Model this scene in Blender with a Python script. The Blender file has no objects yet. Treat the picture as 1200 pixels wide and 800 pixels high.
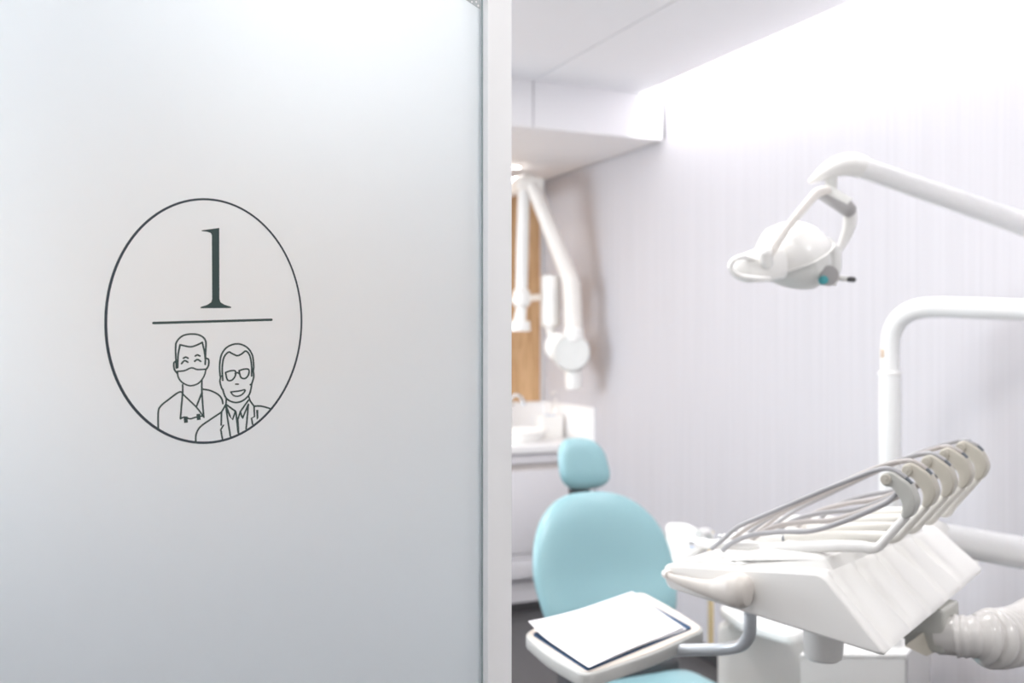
import bpy, bmesh, math, random
from mathutils import Vector, Matrix
random.seed(4)
PI = math.pi
F = 1150.0                      # focal length in pixels of the 1200 px wide frame
EYE = 1.5
YAW = math.radians(24.1)
SF, CF = math.sin(YAW), math.cos(YAW)
col = bpy.context.scene.collection

def world(lat, d, z):
    return Vector((d*SF + lat*CF, d*CF - lat*SF, z))
def at(px, py, d):              # a measured point of the room: bearing, height, distance
    return world((px-600)/F*d, d, EYE-(py-400)/F*d)
def on_y(px, py, Y):            # the same on a plane parallel to the doorway
    u = (px-600)/F
    return at(px, py, Y/(CF-SF*u))

# ---------------------------------------------------------------- materials
def new_mat(name):
    m = bpy.data.materials.new(name); m.use_nodes = True
    return m, m.node_tree.nodes, m.node_tree.links, m.node_tree.nodes['Principled BSDF']
def mat(name, c, rough=.5, metal=0, coat=0, bump=0, bscale=200, var=0, vscale=5, spec=.5, stretch=(1, 1, 1), emit=0, sub=0):
    m, N, L, p = new_mat(name)
    p.inputs['Base Color'].default_value = (*c, 1)
    p.inputs['Roughness'].default_value = rough
    p.inputs['Metallic'].default_value = metal
    p.inputs['Coat Weight'].default_value = coat
    p.inputs['Specular IOR Level'].default_value = spec
    if emit:
        p.inputs['Emission Color'].default_value = (*c, 1); p.inputs['Emission Strength'].default_value = emit
    tc = N.new('ShaderNodeTexCoord'); mp = N.new('ShaderNodeMapping'); mp.inputs['Scale'].default_value = stretch
    L.new(tc.outputs['Object'], mp.inputs['Vector'])
    nv = N.new('ShaderNodeTexNoise'); nv.inputs['Scale'].default_value = vscale; nv.inputs['Detail'].default_value = 3
    L.new(mp.outputs[0], nv.inputs['Vector'])
    mx = N.new('ShaderNodeMix'); mx.data_type = 'RGBA'
    k = 1-(var or .02)
    mx.inputs[6].default_value = (*c, 1); mx.inputs[7].default_value = (c[0]*k, c[1]*k, c[2]*k, 1)
    L.new(nv.outputs['Fac'], mx.inputs[0]); L.new(mx.outputs[2], p.inputs['Base Color'])
    if bump:
        nb = N.new('ShaderNodeTexNoise'); nb.inputs['Scale'].default_value = bscale
        L.new(mp.outputs[0], nb.inputs['Vector'])
        b = N.new('ShaderNodeBump'); b.inputs['Strength'].default_value = bump; b.inputs['Distance'].default_value = .002
        L.new(nb.outputs['Fac'], b.inputs['Height']); L.new(b.outputs[0], p.inputs['Normal'])
    return m

M = {}
M['wall'] = mat('white paint', (.86, .85, .86), .7, bump=.05)
M['stripe'] = mat('lavender striped wallcovering', (.625, .61, .64), .6, var=.15, vscale=1, stretch=(60, 60, .8), bump=.12, bscale=2, spec=.3)
M['ceil'] = mat('ceiling panel white', (.88, .87, .88), .75, bump=.02)
M['soffit'] = mat('soffit board', (.86, .85, .86), .6)
M['dark'] = mat('shadow gap black', (.06, .06, .06), .8)
M['joint'] = mat('panel joint grey', (.30, .29, .30), .8)
M['floor'] = mat('grey vinyl floor', (.075, .072, .074), .45, var=.15, vscale=30)
M['cove'] = mat('dark rubber cove', (.045, .043, .045), .6)
M['corr'] = mat('corridor floor', (.12, .12, .12), .5, var=.1, vscale=12)
M['white'] = mat('white plastic', (.86, .85, .83), .32, var=.02)
M['enamel'] = mat('white enamel tube', (.84, .84, .83), .22, coat=.3)
M['gloss'] = mat('glossy white plastic', (.88, .87, .85), .16, coat=.4)
M['offw'] = mat('warm white plastic', (.80, .765, .725), .3)
M['grip'] = mat('warm grey grip plastic', (.70, .655, .61), .35)
M['beige'] = mat('beige grey plastic', (.53, .50, .435), .4)
M['rod'] = mat('cream enamelled rod', (.80, .78, .73), .35)
M['groove'] = mat('grey slot lining', (.16, .18, .21), .5)
M['joinb'] = mat('grey joint casting', (.50, .50, .47), .45)
M['hose'] = mat('taupe silicone hose', (.50, .465, .45), .4)
M['hose2'] = mat('grey silicone hose', (.40, .395, .41), .4)
M['corrhose'] = mat('pale grey corrugated hose', (.70, .68, .66), .18, coat=.4)
M['steel'] = mat('brushed steel', (.66, .68, .70), .25, metal=.9)
M['satin'] = mat('satin pale blue grey tube', (.60, .63, .66), .3, metal=.3)
M['gun'] = mat('dull grey casting', (.36, .35, .35), .4)
M['teal'] = mat('teal upholstery', (.30, .505, .545), .34, coat=.15, bump=.05, bscale=300, var=.04)
M['teal_dark'] = mat('teal knob plastic', (.05, .30, .33), .4)
M['blackp'] = mat('dark grey plastic', (.07, .07, .075), .45)
M['paper'] = mat('white paper', (.84, .83, .86), .8, var=.02)
M['blue'] = mat('navy folder card', (.008, .06, .15), .5)
M['traymat'] = mat('tray cream top', (.84, .76, .69), .4)
M['trayrim'] = mat('tray grey rim', (.60, .60, .58), .4)
M['counter'] = mat('white worktop', (.90, .89, .89), .25)
M['cab'] = mat('pale grey lacquered cabinet', (.70, .68, .70), .4)
M['cabrefl'] = mat('beige reflection band', (.52, .48, .46), .5)  # beige stands in for a reflection on the cabinet fronts
M['alu'] = mat('satin white aluminium', (.93, .93, .94), .42, metal=.0)
M['gasket'] = mat('clear grey gasket', (.32, .38, .39), .3)
M['ink'] = mat('dark green grey vinyl', (.055, .085, .082), .5, spec=.3)
M['ink2'] = mat('slate vinyl line', (.05, .065, .08), .5, spec=.3)
M['perf'] = mat('grey perforated film', (.50, .53, .54), .5)
M['yellow'] = mat('yellowed plastic pipe', (.72, .58, .34), .4)
M['screen'] = mat('keypad pale grey', (.72, .72, .70), .4)
M['bluemark'] = mat('pale blue print', (.35, .45, .62), .5)
M['brass'] = mat('tan sticker', (.65, .48, .33), .5)
M['pinkg'] = mat('grey rose badge', (.50, .42, .42), .4)
M['pane'] = mat('window glass', (.75, .85, .95), .1, emit=1.2)
M['led'] = mat('led strip', (1, .99, .98), .5, emit=11)
M['panel'] = mat('unseen panel diffuser', (1, .995, .99), .5, emit=3)  # diffuser of the out-of-view ceiling panels
M['spot'] = mat('downlight lens', (1, .97, .92), .5, emit=14)

def wood():
    m, N, L, p = new_mat('oak veneer')
    tc = N.new('ShaderNodeTexCoord'); mp = N.new('ShaderNodeMapping'); mp.inputs['Scale'].default_value = (14, 14, 1.2)
    n = N.new('ShaderNodeTexNoise'); n.inputs['Scale'].default_value = 2.5; n.inputs['Detail'].default_value = 5; n.inputs['Distortion'].default_value = 1.5
    r = N.new('ShaderNodeValToRGB')
    r.color_ramp.elements[0].position = .3; r.color_ramp.elements[0].color = (.50, .285, .13, 1)
    r.color_ramp.elements[1].position = .7; r.color_ramp.elements[1].color = (.72, .47, .26, 1)
    L.new(tc.outputs['Object'], mp.inputs[0]); L.new(mp.outputs[0], n.inputs[0]); L.new(n.outputs['Fac'], r.inputs[0]); L.new(r.outputs[0], p.inputs['Base Color'])
    p.inputs['Roughness'].default_value = .45
    return m
M['wood'] = wood()

def frosted():                  # frosted film: part scatters what comes through, part reflects
    m = bpy.data.materials.new('frosted glass film'); m.use_nodes = True
    N, L = m.node_tree.nodes, m.node_tree.links; N.clear()
    out = N.new('ShaderNodeOutputMaterial')
    df = N.new('ShaderNodeBsdfDiffuse'); df.inputs[0].default_value = (.77, .81, .84, 1)
    tr = N.new('ShaderNodeBsdfTranslucent'); tr.inputs[0].default_value = (.88, .91, .93, 1)
    rf = N.new('ShaderNodeBsdfRefraction'); rf.inputs['Color'].default_value = (.92, .945, .96, 1)
    rf.inputs['Roughness'].default_value = .62; rf.inputs['IOR'].default_value = 1.4
    gl = N.new('ShaderNodeBsdfGlossy'); gl.inputs['Roughness'].default_value = .45; gl.inputs[0].default_value = (.9, .93, .94, 1)
    tc = N.new('ShaderNodeTexCoord'); nb = N.new('ShaderNodeTexNoise'); nb.inputs['Scale'].default_value = 900
    L.new(tc.outputs['Object'], nb.inputs['Vector'])
    bp = N.new('ShaderNodeBump'); bp.inputs['Strength'].default_value = .15; bp.inputs['Distance'].default_value = .0005
    L.new(nb.outputs['Fac'], bp.inputs['Height'])
    for n in (df, gl): L.new(bp.outputs[0], n.inputs['Normal'])
    a = N.new('ShaderNodeMixShader'); a.inputs[0].default_value = .72
    L.new(tr.outputs[0], a.inputs[1]); L.new(rf.outputs[0], a.inputs[2])
    b = N.new('ShaderNodeMixShader'); b.inputs[0].default_value = .25
    L.new(a.outputs[0], b.inputs[1]); L.new(df.outputs[0], b.inputs[2])
    c = N.new('ShaderNodeMixShader'); c.inputs[0].default_value = .05
    L.new(b.outputs[0], c.inputs[1]); L.new(gl.outputs[0], c.inputs[2])
    L.new(c.outputs[0], out.inputs[0])
    return m
M['frost'] = frosted()

# ---------------------------------------------------------------- mesh helpers
def origin_of(o):
    v = Vector((0, 0, 0))
    while o is not None:
        v += o.location; o = o.parent
    return v
def obj(name, bm, m, parent=None, smooth=True, angle=35, origin=None):
    bmesh.ops.recalc_face_normals(bm, faces=bm.faces[:])
    if parent is not None:
        o0 = origin_of(parent)
    else:
        xs = [v.co for v in bm.verts]
        o0 = Vector(((min(c.x for c in xs)+max(c.x for c in xs))/2, (min(c.y for c in xs)+max(c.y for c in xs))/2, min(c.z for c in xs)))
        if origin is not None: o0 = origin
    for v in bm.verts: v.co -= o0
    me = bpy.data.meshes.new(name); bm.to_mesh(me); bm.free()
    if smooth:
        for p in me.polygons: p.use_smooth = True
        me.set_sharp_from_angle(angle=math.radians(angle))
    ms = m if isinstance(m, list) else [m]
    for x in ms: me.materials.append(x)
    o = bpy.data.objects.new(name, me); col.objects.link(o)
    if parent is not None: o.parent = parent
    else: o.location = o0
    return o
def thing(name, label, cat, loc, group=None):
    o = bpy.data.objects.new(name, None); o.empty_display_size = .05; col.objects.link(o)
    o.location = loc; o['label'] = label; o['category'] = cat
    if group: o['group'] = group
    return o
def tag(o, label, cat, group=None):
    o['label'] = label; o['category'] = cat
    if group: o['group'] = group
    return o
def struct(name, bm, m, parent=None, **k):
    o = obj(name, bm, m, parent, **k)
    if parent is None: o['kind'] = 'structure'
    return o
def B(): return bmesh.new()
def hexa(bm, c, ux, uy, uz, bev=0, seg=3):
    """box: centre c and half vectors"""
    t = bmesh.new(); vs = []
    for k in (-1, 1):
        for j in (-1, 1):
            for i in (-1, 1): vs.append(t.verts.new(c+ux*i+uy*j+uz*k))
    for f in ((0, 1, 3, 2), (4, 6, 7, 5), (0, 4, 5, 1), (2, 3, 7, 6), (0, 2, 6, 4), (1, 5, 7, 3)): t.faces.new([vs[i] for i in f])
    bmesh.ops.recalc_face_normals(t, faces=t.faces[:])
    if bev: bmesh.ops.bevel(t, geom=t.edges[:], offset=bev, segments=seg, affect='EDGES', profile=.5)
    merge(bm, t); return bm
def merge(bm, t):
    me = bpy.data.meshes.new('tmp'); t.to_mesh(me); t.free(); bm.from_mesh(me); bpy.data.meshes.remove(me)
def box(bm, x0, x1, y0, y1, z0, z1, bev=0, seg=3):
    return hexa(bm, Vector(((x0+x1)/2, (y0+y1)/2, (z0+z1)/2)), Vector(((x1-x0)/2, 0, 0)), Vector((0, (y1-y0)/2, 0)), Vector((0, 0, (z1-z0)/2)), bev, seg)
def catmull(P, n=8, closed=False):
    P = [Vector(p) for p in P]; out = []; N = len(P)
    rng = range(N) if closed else range(N-1)
    for i in rng:
        if closed: a, b, c, d = P[(i-1) % N], P[i], P[(i+1) % N], P[(i+2) % N]
        else: a, b, c, d = P[max(i-1, 0)], P[i], P[i+1], P[min(i+2, N-1)]
        for k in range(n):
            t = k/n
            out.append(.5*((2*b)+(c-a)*t+(2*a-5*b+4*c-d)*t*t+(3*b-a-3*c+d)*t**3))
    if not closed: out.append(P[-1])
    return out
def lerp_list(R, n):
    if not isinstance(R, (list, tuple)): return [R]*n
    out = []
    for i in range(n):
        t = i/(n-1)*(len(R)-1); k = min(int(t), len(R)-2); f = t-k
        out.append(R[k]*(1-f)+R[k+1]*f)
    return out
def tube(bm, pts, rad, seg=16, cap=True, flat=1.0, up=None):
    """sweep a round (or flattened) section along pts; rounded ends come from the radii"""
    pts = [Vector(p) for p in pts]; n = len(pts); R = lerp_list(rad, n)
    prev = None; rings = []
    for i, p in enumerate(pts):
        t = (pts[min(i+1, n-1)]-pts[max(i-1, 0)]).normalized()
        if prev is None:
            a = Vector(up) if up is not None else (Vector((0, 0, 1)) if abs(t.z) < .9 else Vector((1, 0, 0)))
            u = (a-t*a.dot(t)).normalized()
        else: u = (prev-t*prev.dot(t)).normalized()
        prev = u; w = t.cross(u)
        rings.append([bm.verts.new(p+u*math.cos(2*PI*k/seg)*R[i]+w*math.sin(2*PI*k/seg)*R[i]*flat) for k in range(seg)])
    for a, b in zip(rings, rings[1:]):
        for k in range(seg): bm.faces.new((a[k], a[(k+1) % seg], b[(k+1) % seg], b[k]))
    if cap:
        bm.faces.new(rings[0][::-1]); bm.faces.new(rings[-1])
    return bm
def capsule(bm, a, b, r, seg=20, r2=None):
    a, b = Vector(a), Vector(b); r2 = r2 or r; t = (b-a).normalized(); P = []; R = []
    for k in range(7):
        q = PI/2*k/6; P.append(a-t*r*math.cos(q)); R.append(max(r*math.sin(q), 1e-4))
    for k in range(7):
        q = PI/2*k/6; P.append(b+t*r2*math.sin(q)); R.append(max(r2*math.cos(q), 1e-4))
    return tube(bm, P, R, seg)
def lathe(bm, c, axis, prof, seg=32):
    """prof: (radius, height) pairs along axis from c"""
    c = Vector(c); ax = Vector(axis).normalized()
    return tube(bm, [c+ax*h for r, h in prof], [max(r, 1e-4) for r, h in prof], seg) if False else _lathe(bm, c, ax, prof, seg)
def _lathe(bm, c, ax, prof, seg):
    a = Vector((0, 0, 1)) if abs(ax.z) < .9 else Vector((1, 0, 0))
    u = (a-ax*a.dot(ax)).normalized(); w = ax.cross(u); rings = []
    for r, h in prof:
        rings.append([bm.verts.new(c+ax*h+(u*math.cos(2*PI*k/seg)+w*math.sin(2*PI*k/seg))*max(r, 1e-4)) for k in range(seg)])
    for a_, b_ in zip(rings, rings[1:]):
        for k in range(seg): bm.faces.new((a_[k], a_[(k+1) % seg], b_[(k+1) % seg], b_[k]))
    bm.faces.new(rings[0][::-1]); bm.faces.new(rings[-1])
    return bm
def prism(bm, pts, ext, bev=0, seg=2):
    t = bmesh.new(); ext = Vector(ext)
    a = [t.verts.new(p) for p in pts]; b = [t.verts.new(Vector(p)+ext) for p in pts]; n = len(a)
    t.faces.new(a); t.faces.new(b[::-1])
    for i in range(n): t.faces.new((a[i], b[i], b[(i+1) % n], a[(i+1) % n]))
    bmesh.ops.recalc_face_normals(t, faces=t.faces[:])
    if bev:
        es = [e for e in t.edges if (e.verts[0] in a) == (e.verts[1] in a)]
        bmesh.ops.bevel(t, geom=es, offset=bev, segments=seg, affect='EDGES', profile=.5)
    merge(bm, t); return bm
def cushion(bm, outline, thick, O, ux, uy, n, puff=5.0, bend=lambda x, y: 0, rings=14, back=.8):
    cx = sum(p[0] for p in outline)/len(outline); cy = sum(p[1] for p in outline)/len(outline)
    def P(x, y, h): return O+ux*x+uy*y+n*(h+bend(x, y))
    fr, bk = [], []
    for side, store in ((1, fr), (-1, bk)):
        for i in range(1, rings+1):
            r = math.sin(PI/2*i/rings); h = thick/2*max(0, 1-r**puff)**.5*(1 if side > 0 else back)
            if i == rings: h = 0
            if i == rings and side < 0: store.append(fr[-1]); continue
            store.append([bm.verts.new(P(cx+(x-cx)*r, cy+(y-cy)*r, side*h)) for x, y in outline])
        c = bm.verts.new(P(cx, cy, side*thick/2*(1 if side > 0 else back)))
        m = len(outline)
        for k in range(m): bm.faces.new((c, store[0][k], store[0][(k+1) % m]))
        for a, b in zip(store, store[1:]):
            for k in range(m): bm.faces.new((a[k], b[k], b[(k+1) % m], a[(k+1) % m]))
    return bm
def rounded_poly(P, r, seg=6):
    out = []; n = len(P); rr = r if isinstance(r, (list, tuple)) else [r]*n
    for i in range(n):
        a, b, c = Vector(P[i-1]), Vector(P[i]), Vector(P[(i+1) % n])
        k = rr[i]; p0 = b+(a-b).normalized()*k; p1 = b+(c-b).normalized()*k
        for j in range(seg+1):
            t = j/seg; out.append((1-t)**2*p0+2*t*(1-t)*b+t*t*p1)
    return out

# ================================================================= SETTING
XW, YB, ZC = 2.72, 5.58, 2.73          # striped wall, back wall, ceiling
YG = 1.05                              # plane of the frosted door
YS, ZS = 4.19, 2.51                    # soffit front and underside
XL = -1.3
struct('floor', box(B(), XL-.1, XW+.1, 1.0, YB+.1, -.1, 0), M['floor'], smooth=False)
struct('floor_corridor', box(B(), XL-.1, XW+.1, -1.7, 1.0, -.1, 0), M['corr'], smooth=False)
struct('wall_right', box(B(), XW, XW+.1, 1.1, YB+.1, 0, ZC+.25), M['stripe'], smooth=False)
struct('wall_back', box(B(), XL, XW, YB, YB+.1, 0, ZC), M['wall'], smooth=False)
WY0, WY1, WZ0, WZ1 = 3.3, 5.3, .95, 2.45       # window in the left wall
b = box(B(), XL-.1, XL, -1.7, WY0, 0, ZC); box(b, XL-.1, XL, WY1, YB+.1, 0, ZC); box(b, XL-.1, XL, WY0, WY1, 0, WZ0); box(b, XL-.1, XL, WY0, WY1, WZ1, ZC)
struct('wall_left', b, M['wall'], smooth=False)
b = box(B(), XL-.09, XL-.03, WY0, WY0+.05, WZ0, WZ1); box(b, XL-.09, XL-.03, WY1-.05, WY1, WZ0, WZ1); box(b, XL-.09, XL-.03, WY0, WY1, WZ0, WZ0+.05); box(b, XL-.09, XL-.03, WY0, WY1, WZ1-.05, WZ1); box(b, XL-.09, XL-.03, 4.27, 4.33, WZ0, WZ1)
win = struct('window_1', b, M['alu'], smooth=False)
struct('window_pane', box(B(), XL-.065, XL-.06, WY0+.05, WY1-.05, WZ0+.05, WZ1-.05), M['pane'], win, smooth=False)
l = bpy.data.lights.new('daylight', 'AREA'); l.shape = 'RECTANGLE'; l.size = 1.35; l.size_y = 1.85; l.energy = 72; l.color = (.86, .94, 1)
o = bpy.data.objects.new('daylight', l); col.objects.link(o); o.location = (XL-.02, 4.3, 1.7); o.rotation_euler = (0, -PI/2, 0)
# ceiling: boards with a fine joint, a light slot along the striped wall
XJ = 1.985
b = box(B(), XL-.1, XJ-.005, 1.15, YS, ZC, ZC+.04); box(b, XJ+.005, 2.575, 1.15, YS, ZC, ZC+.04)
ceil = struct('ceiling', b, M['ceil'], smooth=False)
struct('joint_backing', box(B(), XJ-.03, XJ+.03, 1.15, YS, ZC+.04, ZC+.05), M['joint'], ceil, smooth=False)
b = box(B(), 2.56, 2.575, 1.15, YS, ZC+.04, ZC+.2); box(b, 2.56, XW, 1.15, YS, ZC+.2, ZC+.22)
struct('trim_1', b, M['wall'], smooth=False)
struct('trim_2', box(B(), 2.59, 2.63, 1.2, YS-.02, ZC+.165, ZC+.185), M['led'], smooth=False)
struct('ceiling_corridor', box(B(), XL-.1, XW+.1, -1.7, 1.15, ZC-.03, ZC+.05), M['wall'], smooth=False)
# dropped soffit over the worktop, with joint and shadow gap
b = box(B(), XL-.1, XJ-.003, YS, YB, ZS, ZC+.05); box(b, XJ+.003, XW-.018, YS, YB, ZS, ZC+.05)
sof = struct('trim_3', b, M['soffit'], smooth=False)
struct('joint_line', box(B(), XJ-.01, XJ+.01, YS+.004, YB, ZS+.004, ZC+.04), M['joint'], sof, smooth=False)
struct('shadow_gap', box(B(), XW-.019, XW-.0005, YS+.01, YB, ZS+.012, ZC+.04), M['dark'], sof, smooth=False)
# facade the sliding door runs on, header, side pieces
b = box(B(), 1.75, XW+.1, 1.03, 1.15, 0, ZC+.2); box(b, XL-.1, -.98, 1.08, 1.15, 0, ZC); box(b, -.98, 1.75, 1.06, 1.15, 2.42, ZC)
struct('wall_front', b, M['wall'], smooth=False)
b = box(B(), XL-.1, XW+.1, -1.8, -1.7, 0, ZC)
struct('wall_corridor_back', b, M['wall'], smooth=False)
struct('wall_corridor_right', box(B(), XW, XW+.1, -1.7, 1.1, 0, ZC), M['wall'], smooth=False)
struct('baseboard_right', box(B(), XW-.012, XW, 1.15, 4.9, 0, .08, .003), M['cove'], smooth=False)

# ================================================================= FROSTED DOOR
gx0, gx1 = -.95, on_y(565.6, 400, YG).x
sx1 = on_y(600, 400, YG-.0154).x
door = bpy.data.objects.new('door_1', None); col.objects.link(door); door.location = (gx0, YG, 0); door['kind'] = 'structure'
pane = obj('glass_pane', box(B(), gx0+.02, gx1+.004, YG, YG+.008, .05, 2.38), M['frost'], door, smooth=False)
obj('gasket', box(B(), on_y(563.9, 400, YG).x, gx1, YG-.001, YG+.012, .05, 2.38), M['gasket'], door, smooth=False)
b = box(B(), gx1, sx1, YG-.0154, YG+.026, .012, 2.41, .0012, 2)
obj('stile', b, M['alu'], door)
obj('stile', box(B(), gx0-.02, gx0+.02, YG-.0154, YG+.026, .012, 2.41, .0012, 2), M['alu'], door)
obj('bottom_rail', box(B(), gx0, gx1, YG-.012, YG+.022, .012, .06, .001, 2), M['alu'], door)
obj('top_rail', box(B(), gx0, gx1, YG-.012, YG+.022, 2.375, 2.41, .001, 2), M['alu'], door)
# perforated grey film corner
c0 = [on_y(x, y, YG) for x, y in ((543, -2), (562.6, 11), (562.6, -60), (480, -60))]
c0 = [Vector((p.x, YG-.0003, p.z)) for p in c0]
pf = obj('perforated_film', prism(B(), c0, (0, .0003, 0)), M['perf'], door, smooth=False)
b = B()
for i in range(14):
    for j in range(14):
        x, y = 560.3-i*5-(j % 2)*2.5, 6.8-j*4.4
        if 543+(y+2)*1.5 < x-2 or y < -2 and x > 485 and (x-543) > (y+2)*1.08:
            p = on_y(x, y, YG); lathe(b, (p.x, YG-.0005, p.z), (0, 1, 0), [(.0013, 0), (.0013, .0002)], 8)
obj('perforation', b, M['wall'], pf, smooth=False)

# ---- vinyl sticker on the glass: oval, numeral, rule, two busts in outline
def gp(x, y, lift=.0004):
    p = on_y(x, y, YG); return Vector((p.x, YG-lift, p.z))
def r1(X, Y): return (110+X/4.615, 220+Y/4.615)
def r2(X, Y): return (110+X/4.615, 370+Y/4.615)
PXM = (gp(301, 400)-gp(300, 400)).x
def ribbon(bm, pts, w, closed=False, lift=.0004):
    """flat strip following pts (px) on the pane, w wide in px, 0.3 mm thick"""
    P = [gp(x, y, lift) for x, y in pts]; n = len(P); W = w if isinstance(w, list) else [w]*n; L, R = [], []
    for i in range(n):
        a = P[i-1] if closed or i else P[i]; c = P[(i+1) % n] if closed or i < n-1 else P[i]
        t = (c-a).normalized(); nn = Vector((-t.z, 0, t.x)); h = W[i]*PXM/2
        L.append(P[i]+nn*h); R.append(P[i]-nn*h)
    D = Vector((0, .0003, 0)); rng = range(n) if closed else range(n-1)
    vl = [bm.verts.new(v) for v in L]; vr = [bm.verts.new(v) for v in R]
    vlb = [bm.verts.new(v+D) for v in L]; vrb = [bm.verts.new(v+D) for v in R]
    for i in rng:
        j = (i+1) % n
        bm.faces.new((vl[i], vl[j], vr[j], vr[i])); bm.faces.new((vlb[i], vrb[i], vrb[j], vlb[j]))
        bm.faces.new((vl[i], vlb[i], vlb[j], vl[j])); bm.faces.new((vr[i], vr[j], vrb[j], vrb[i]))
    if not closed:
        bm.faces.new((vl[0], vr[0], vrb[0], vlb[0])); bm.faces.new((vl[-1], vlb[-1], vrb[-1], vr[-1]))
        for e in (0, -1):           # round ends
            q = P[e]; rr = W[e]*PXM/2
            lathe(bm, q-Vector((0, .00002, 0)), (0, 1, 0), [(rr, 0), (rr, .0003)], 10)
def smooth2(pts, n=6, closed=False):
    return [(v.x, v.y) for v in catmull([Vector((x, y, 0)) for x, y in pts], n, closed)]
sticker = thing('door_sticker', 'dark line-drawn oval sticker with the number 1 and two busts on the frosted glass door', 'sticker', gp(238, 519, 0))
# oval
ov = []; ww = []
for k in range(128):
    a = 2*PI*k/128
    x = 238.6+114.6*math.cos(a)*(1.0); y = 376+142.6*math.sin(a)
    if math.cos(a) < 0 and math.sin(a) > 0: x -= 1.5*abs(math.sin(2*a))
    ov.append((x, y)); ww.append(2.65-.5*math.cos(a)+.2*math.sin(a))
b = B(); ribbon(b, ov, ww, True); obj('oval_ring', b, M['ink2'], sticker, smooth=False)
# numeral
num = [(583, 230), (640, 222), (678, 217), (679, 600), (684, 618), (706, 632), (742, 643), (742, 650), (577, 651), (577, 644), (612, 633), (634, 619), (640, 602), (638, 256), (632, 244), (612, 237), (583, 234)]
b = prism(B(), [gp(*r1(x, y)) for x, y in num], (0, .0003, 0)); obj('numeral_one', b, M['ink'], sticker, smooth=False)
b = B(); ribbon(b, [r1(322, 731), r1(640, 722), r1(960, 713)], 2.9); obj('rule_line', b, M['ink'], sticker, smooth=False)
LW = 2.0
def lines(name, defs):
    b = B()
    for i, dd in enumerate(defs):
        pts, sm = dd[0], dd[1]; w = dd[2] if len(dd) > 2 else LW
        q = [r2(x, y) for x, y in pts]
        ribbon(b, smooth2(q, 6) if sm else q, w, lift=.0004+i*.000012)
    return b
b = lines('masked', [
    ([(446, 282), (442, 180), (448, 140), (480, 108), (528, 98), (575, 106), (604, 135), (604, 200), (602, 262)], 1),
    ([(453, 280), (456, 210), (466, 156)], 1), ([(466, 156), (520, 167), (556, 158), (586, 143)], 1), ([(586, 143), (597, 190), (603, 235)], 1),
    ([(446, 246), (433, 254), (435, 288), (452, 312)], 1), ([(604, 230), (620, 236), (619, 270), (604, 292)], 1),
    ([(452, 300), (490, 296), (528, 281), (560, 290), (606, 288)], 1, 1.8),
    ([(452, 300), (456, 330), (476, 358), (515, 377), (555, 370), (580, 350), (598, 320), (606, 288)], 1, 1.8),
    ([(484, 229), (497, 223), (509, 229)], 1), ([(548, 217), (560, 211), (573, 217)], 1),
    ([(474, 258), (490, 242), (508, 250)], 1, 2.0), ([(545, 245), (560, 236), (578, 246)], 1, 2.0),
    ([(480, 372), (480, 425)], 0), ([(584, 350), (584, 410), (590, 500), (594, 545)], 1),
    ([(348, 612), (348, 520), (362, 487), (400, 455), (463, 411), (484, 426)], 1),
    ([(484, 426), (520, 460), (560, 500), (595, 548)], 1, 1.8), ([(480, 415), (474, 480), (468, 556)], 0),
    ([(584, 415), (556, 486)], 0), ([(587, 396), (630, 404), (672, 425), (692, 450), (697, 474)], 1),
    ([(468, 556), (490, 547), (520, 556), (550, 548), (592, 540)], 1, 1.8)])
for X, Y in ((497, 562), (566, 547)):
    prism(b, [gp(*r2(X+a, Y+c), .0008) for a, c in ((-12, -16), (9, -19), (11, 14), (-9, 17))], (0, .0003, 0))
obj('masked_bust', b, M['ink'], sticker, smooth=False)
b = lines('glasses', [
    ([(683, 325), (680, 270), (690, 210), (722, 168), (775, 151), (825, 168), (856, 210), (864, 270), (862, 295)], 1),
    ([(697, 348), (694, 280), (703, 225), (728, 196), (748, 204), (775, 215), (800, 205), (822, 190), (843, 215), (853, 270), (853, 325)], 1),
    ([(686, 325), (682, 355), (690, 388), (698, 398)], 1), ([(862, 295), (864, 330), (854, 365), (846, 372)], 1),
    ([(696, 396), (712, 440), (740, 462), (775, 468), (810, 455), (838, 428), (848, 400), (854, 366)], 1),
    ([(712, 306), (738, 297), (764, 298), (764, 325), (745, 348), (722, 345), (712, 306)], 1, 1.9),
    ([(785, 296), (812, 288), (837, 290), (836, 318), (818, 338), (795, 332), (785, 296)], 1, 1.9),
    ([(764, 312), (775, 307), (785, 311)], 1, 1.9),
    ([(767, 369), (781, 369)], 0, 1.8),
    ([(740, 411), (785, 406), (817, 400), (805, 422), (780, 434), (755, 430), (740, 411)], 1, 1.8),
    ([(716, 450), (714, 478), (690, 520), (688, 590)], 0), ([(836, 432), (845, 460), (866, 488)], 0),
    ([(551, 683), (553, 640), (575, 600), (630, 560), (690, 520)], 1),
    ([(690, 520), (688, 590), (702, 588), (686, 615), (695, 665)], 0), ([(714, 492), (725, 570), (738, 650)], 0),
    ([(714, 478), (765, 515), (768, 520), (780, 632)], 0), ([(716, 490), (735, 540), (749, 562), (765, 517)], 0),
    ([(836, 455), (792, 517), (803, 555), (835, 478)], 0), ([(792, 517), (778, 560), (782, 632)], 0), ([(835, 478), (828, 560), (823, 610)], 0),
    ([(866, 488), (868, 545), (852, 553), (858, 585)], 0), ([(866, 488), (905, 488), (950, 500)], 1), ([(792, 517), (800, 545)], 0)])
prism(b, [gp(*r2(x, y), .0009) for x, y in ((877, 508), (889, 508), (889, 552), (880, 562))], (0, .0003, 0))
obj('bust_with_glasses', b, M['ink'], sticker, smooth=False)

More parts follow.
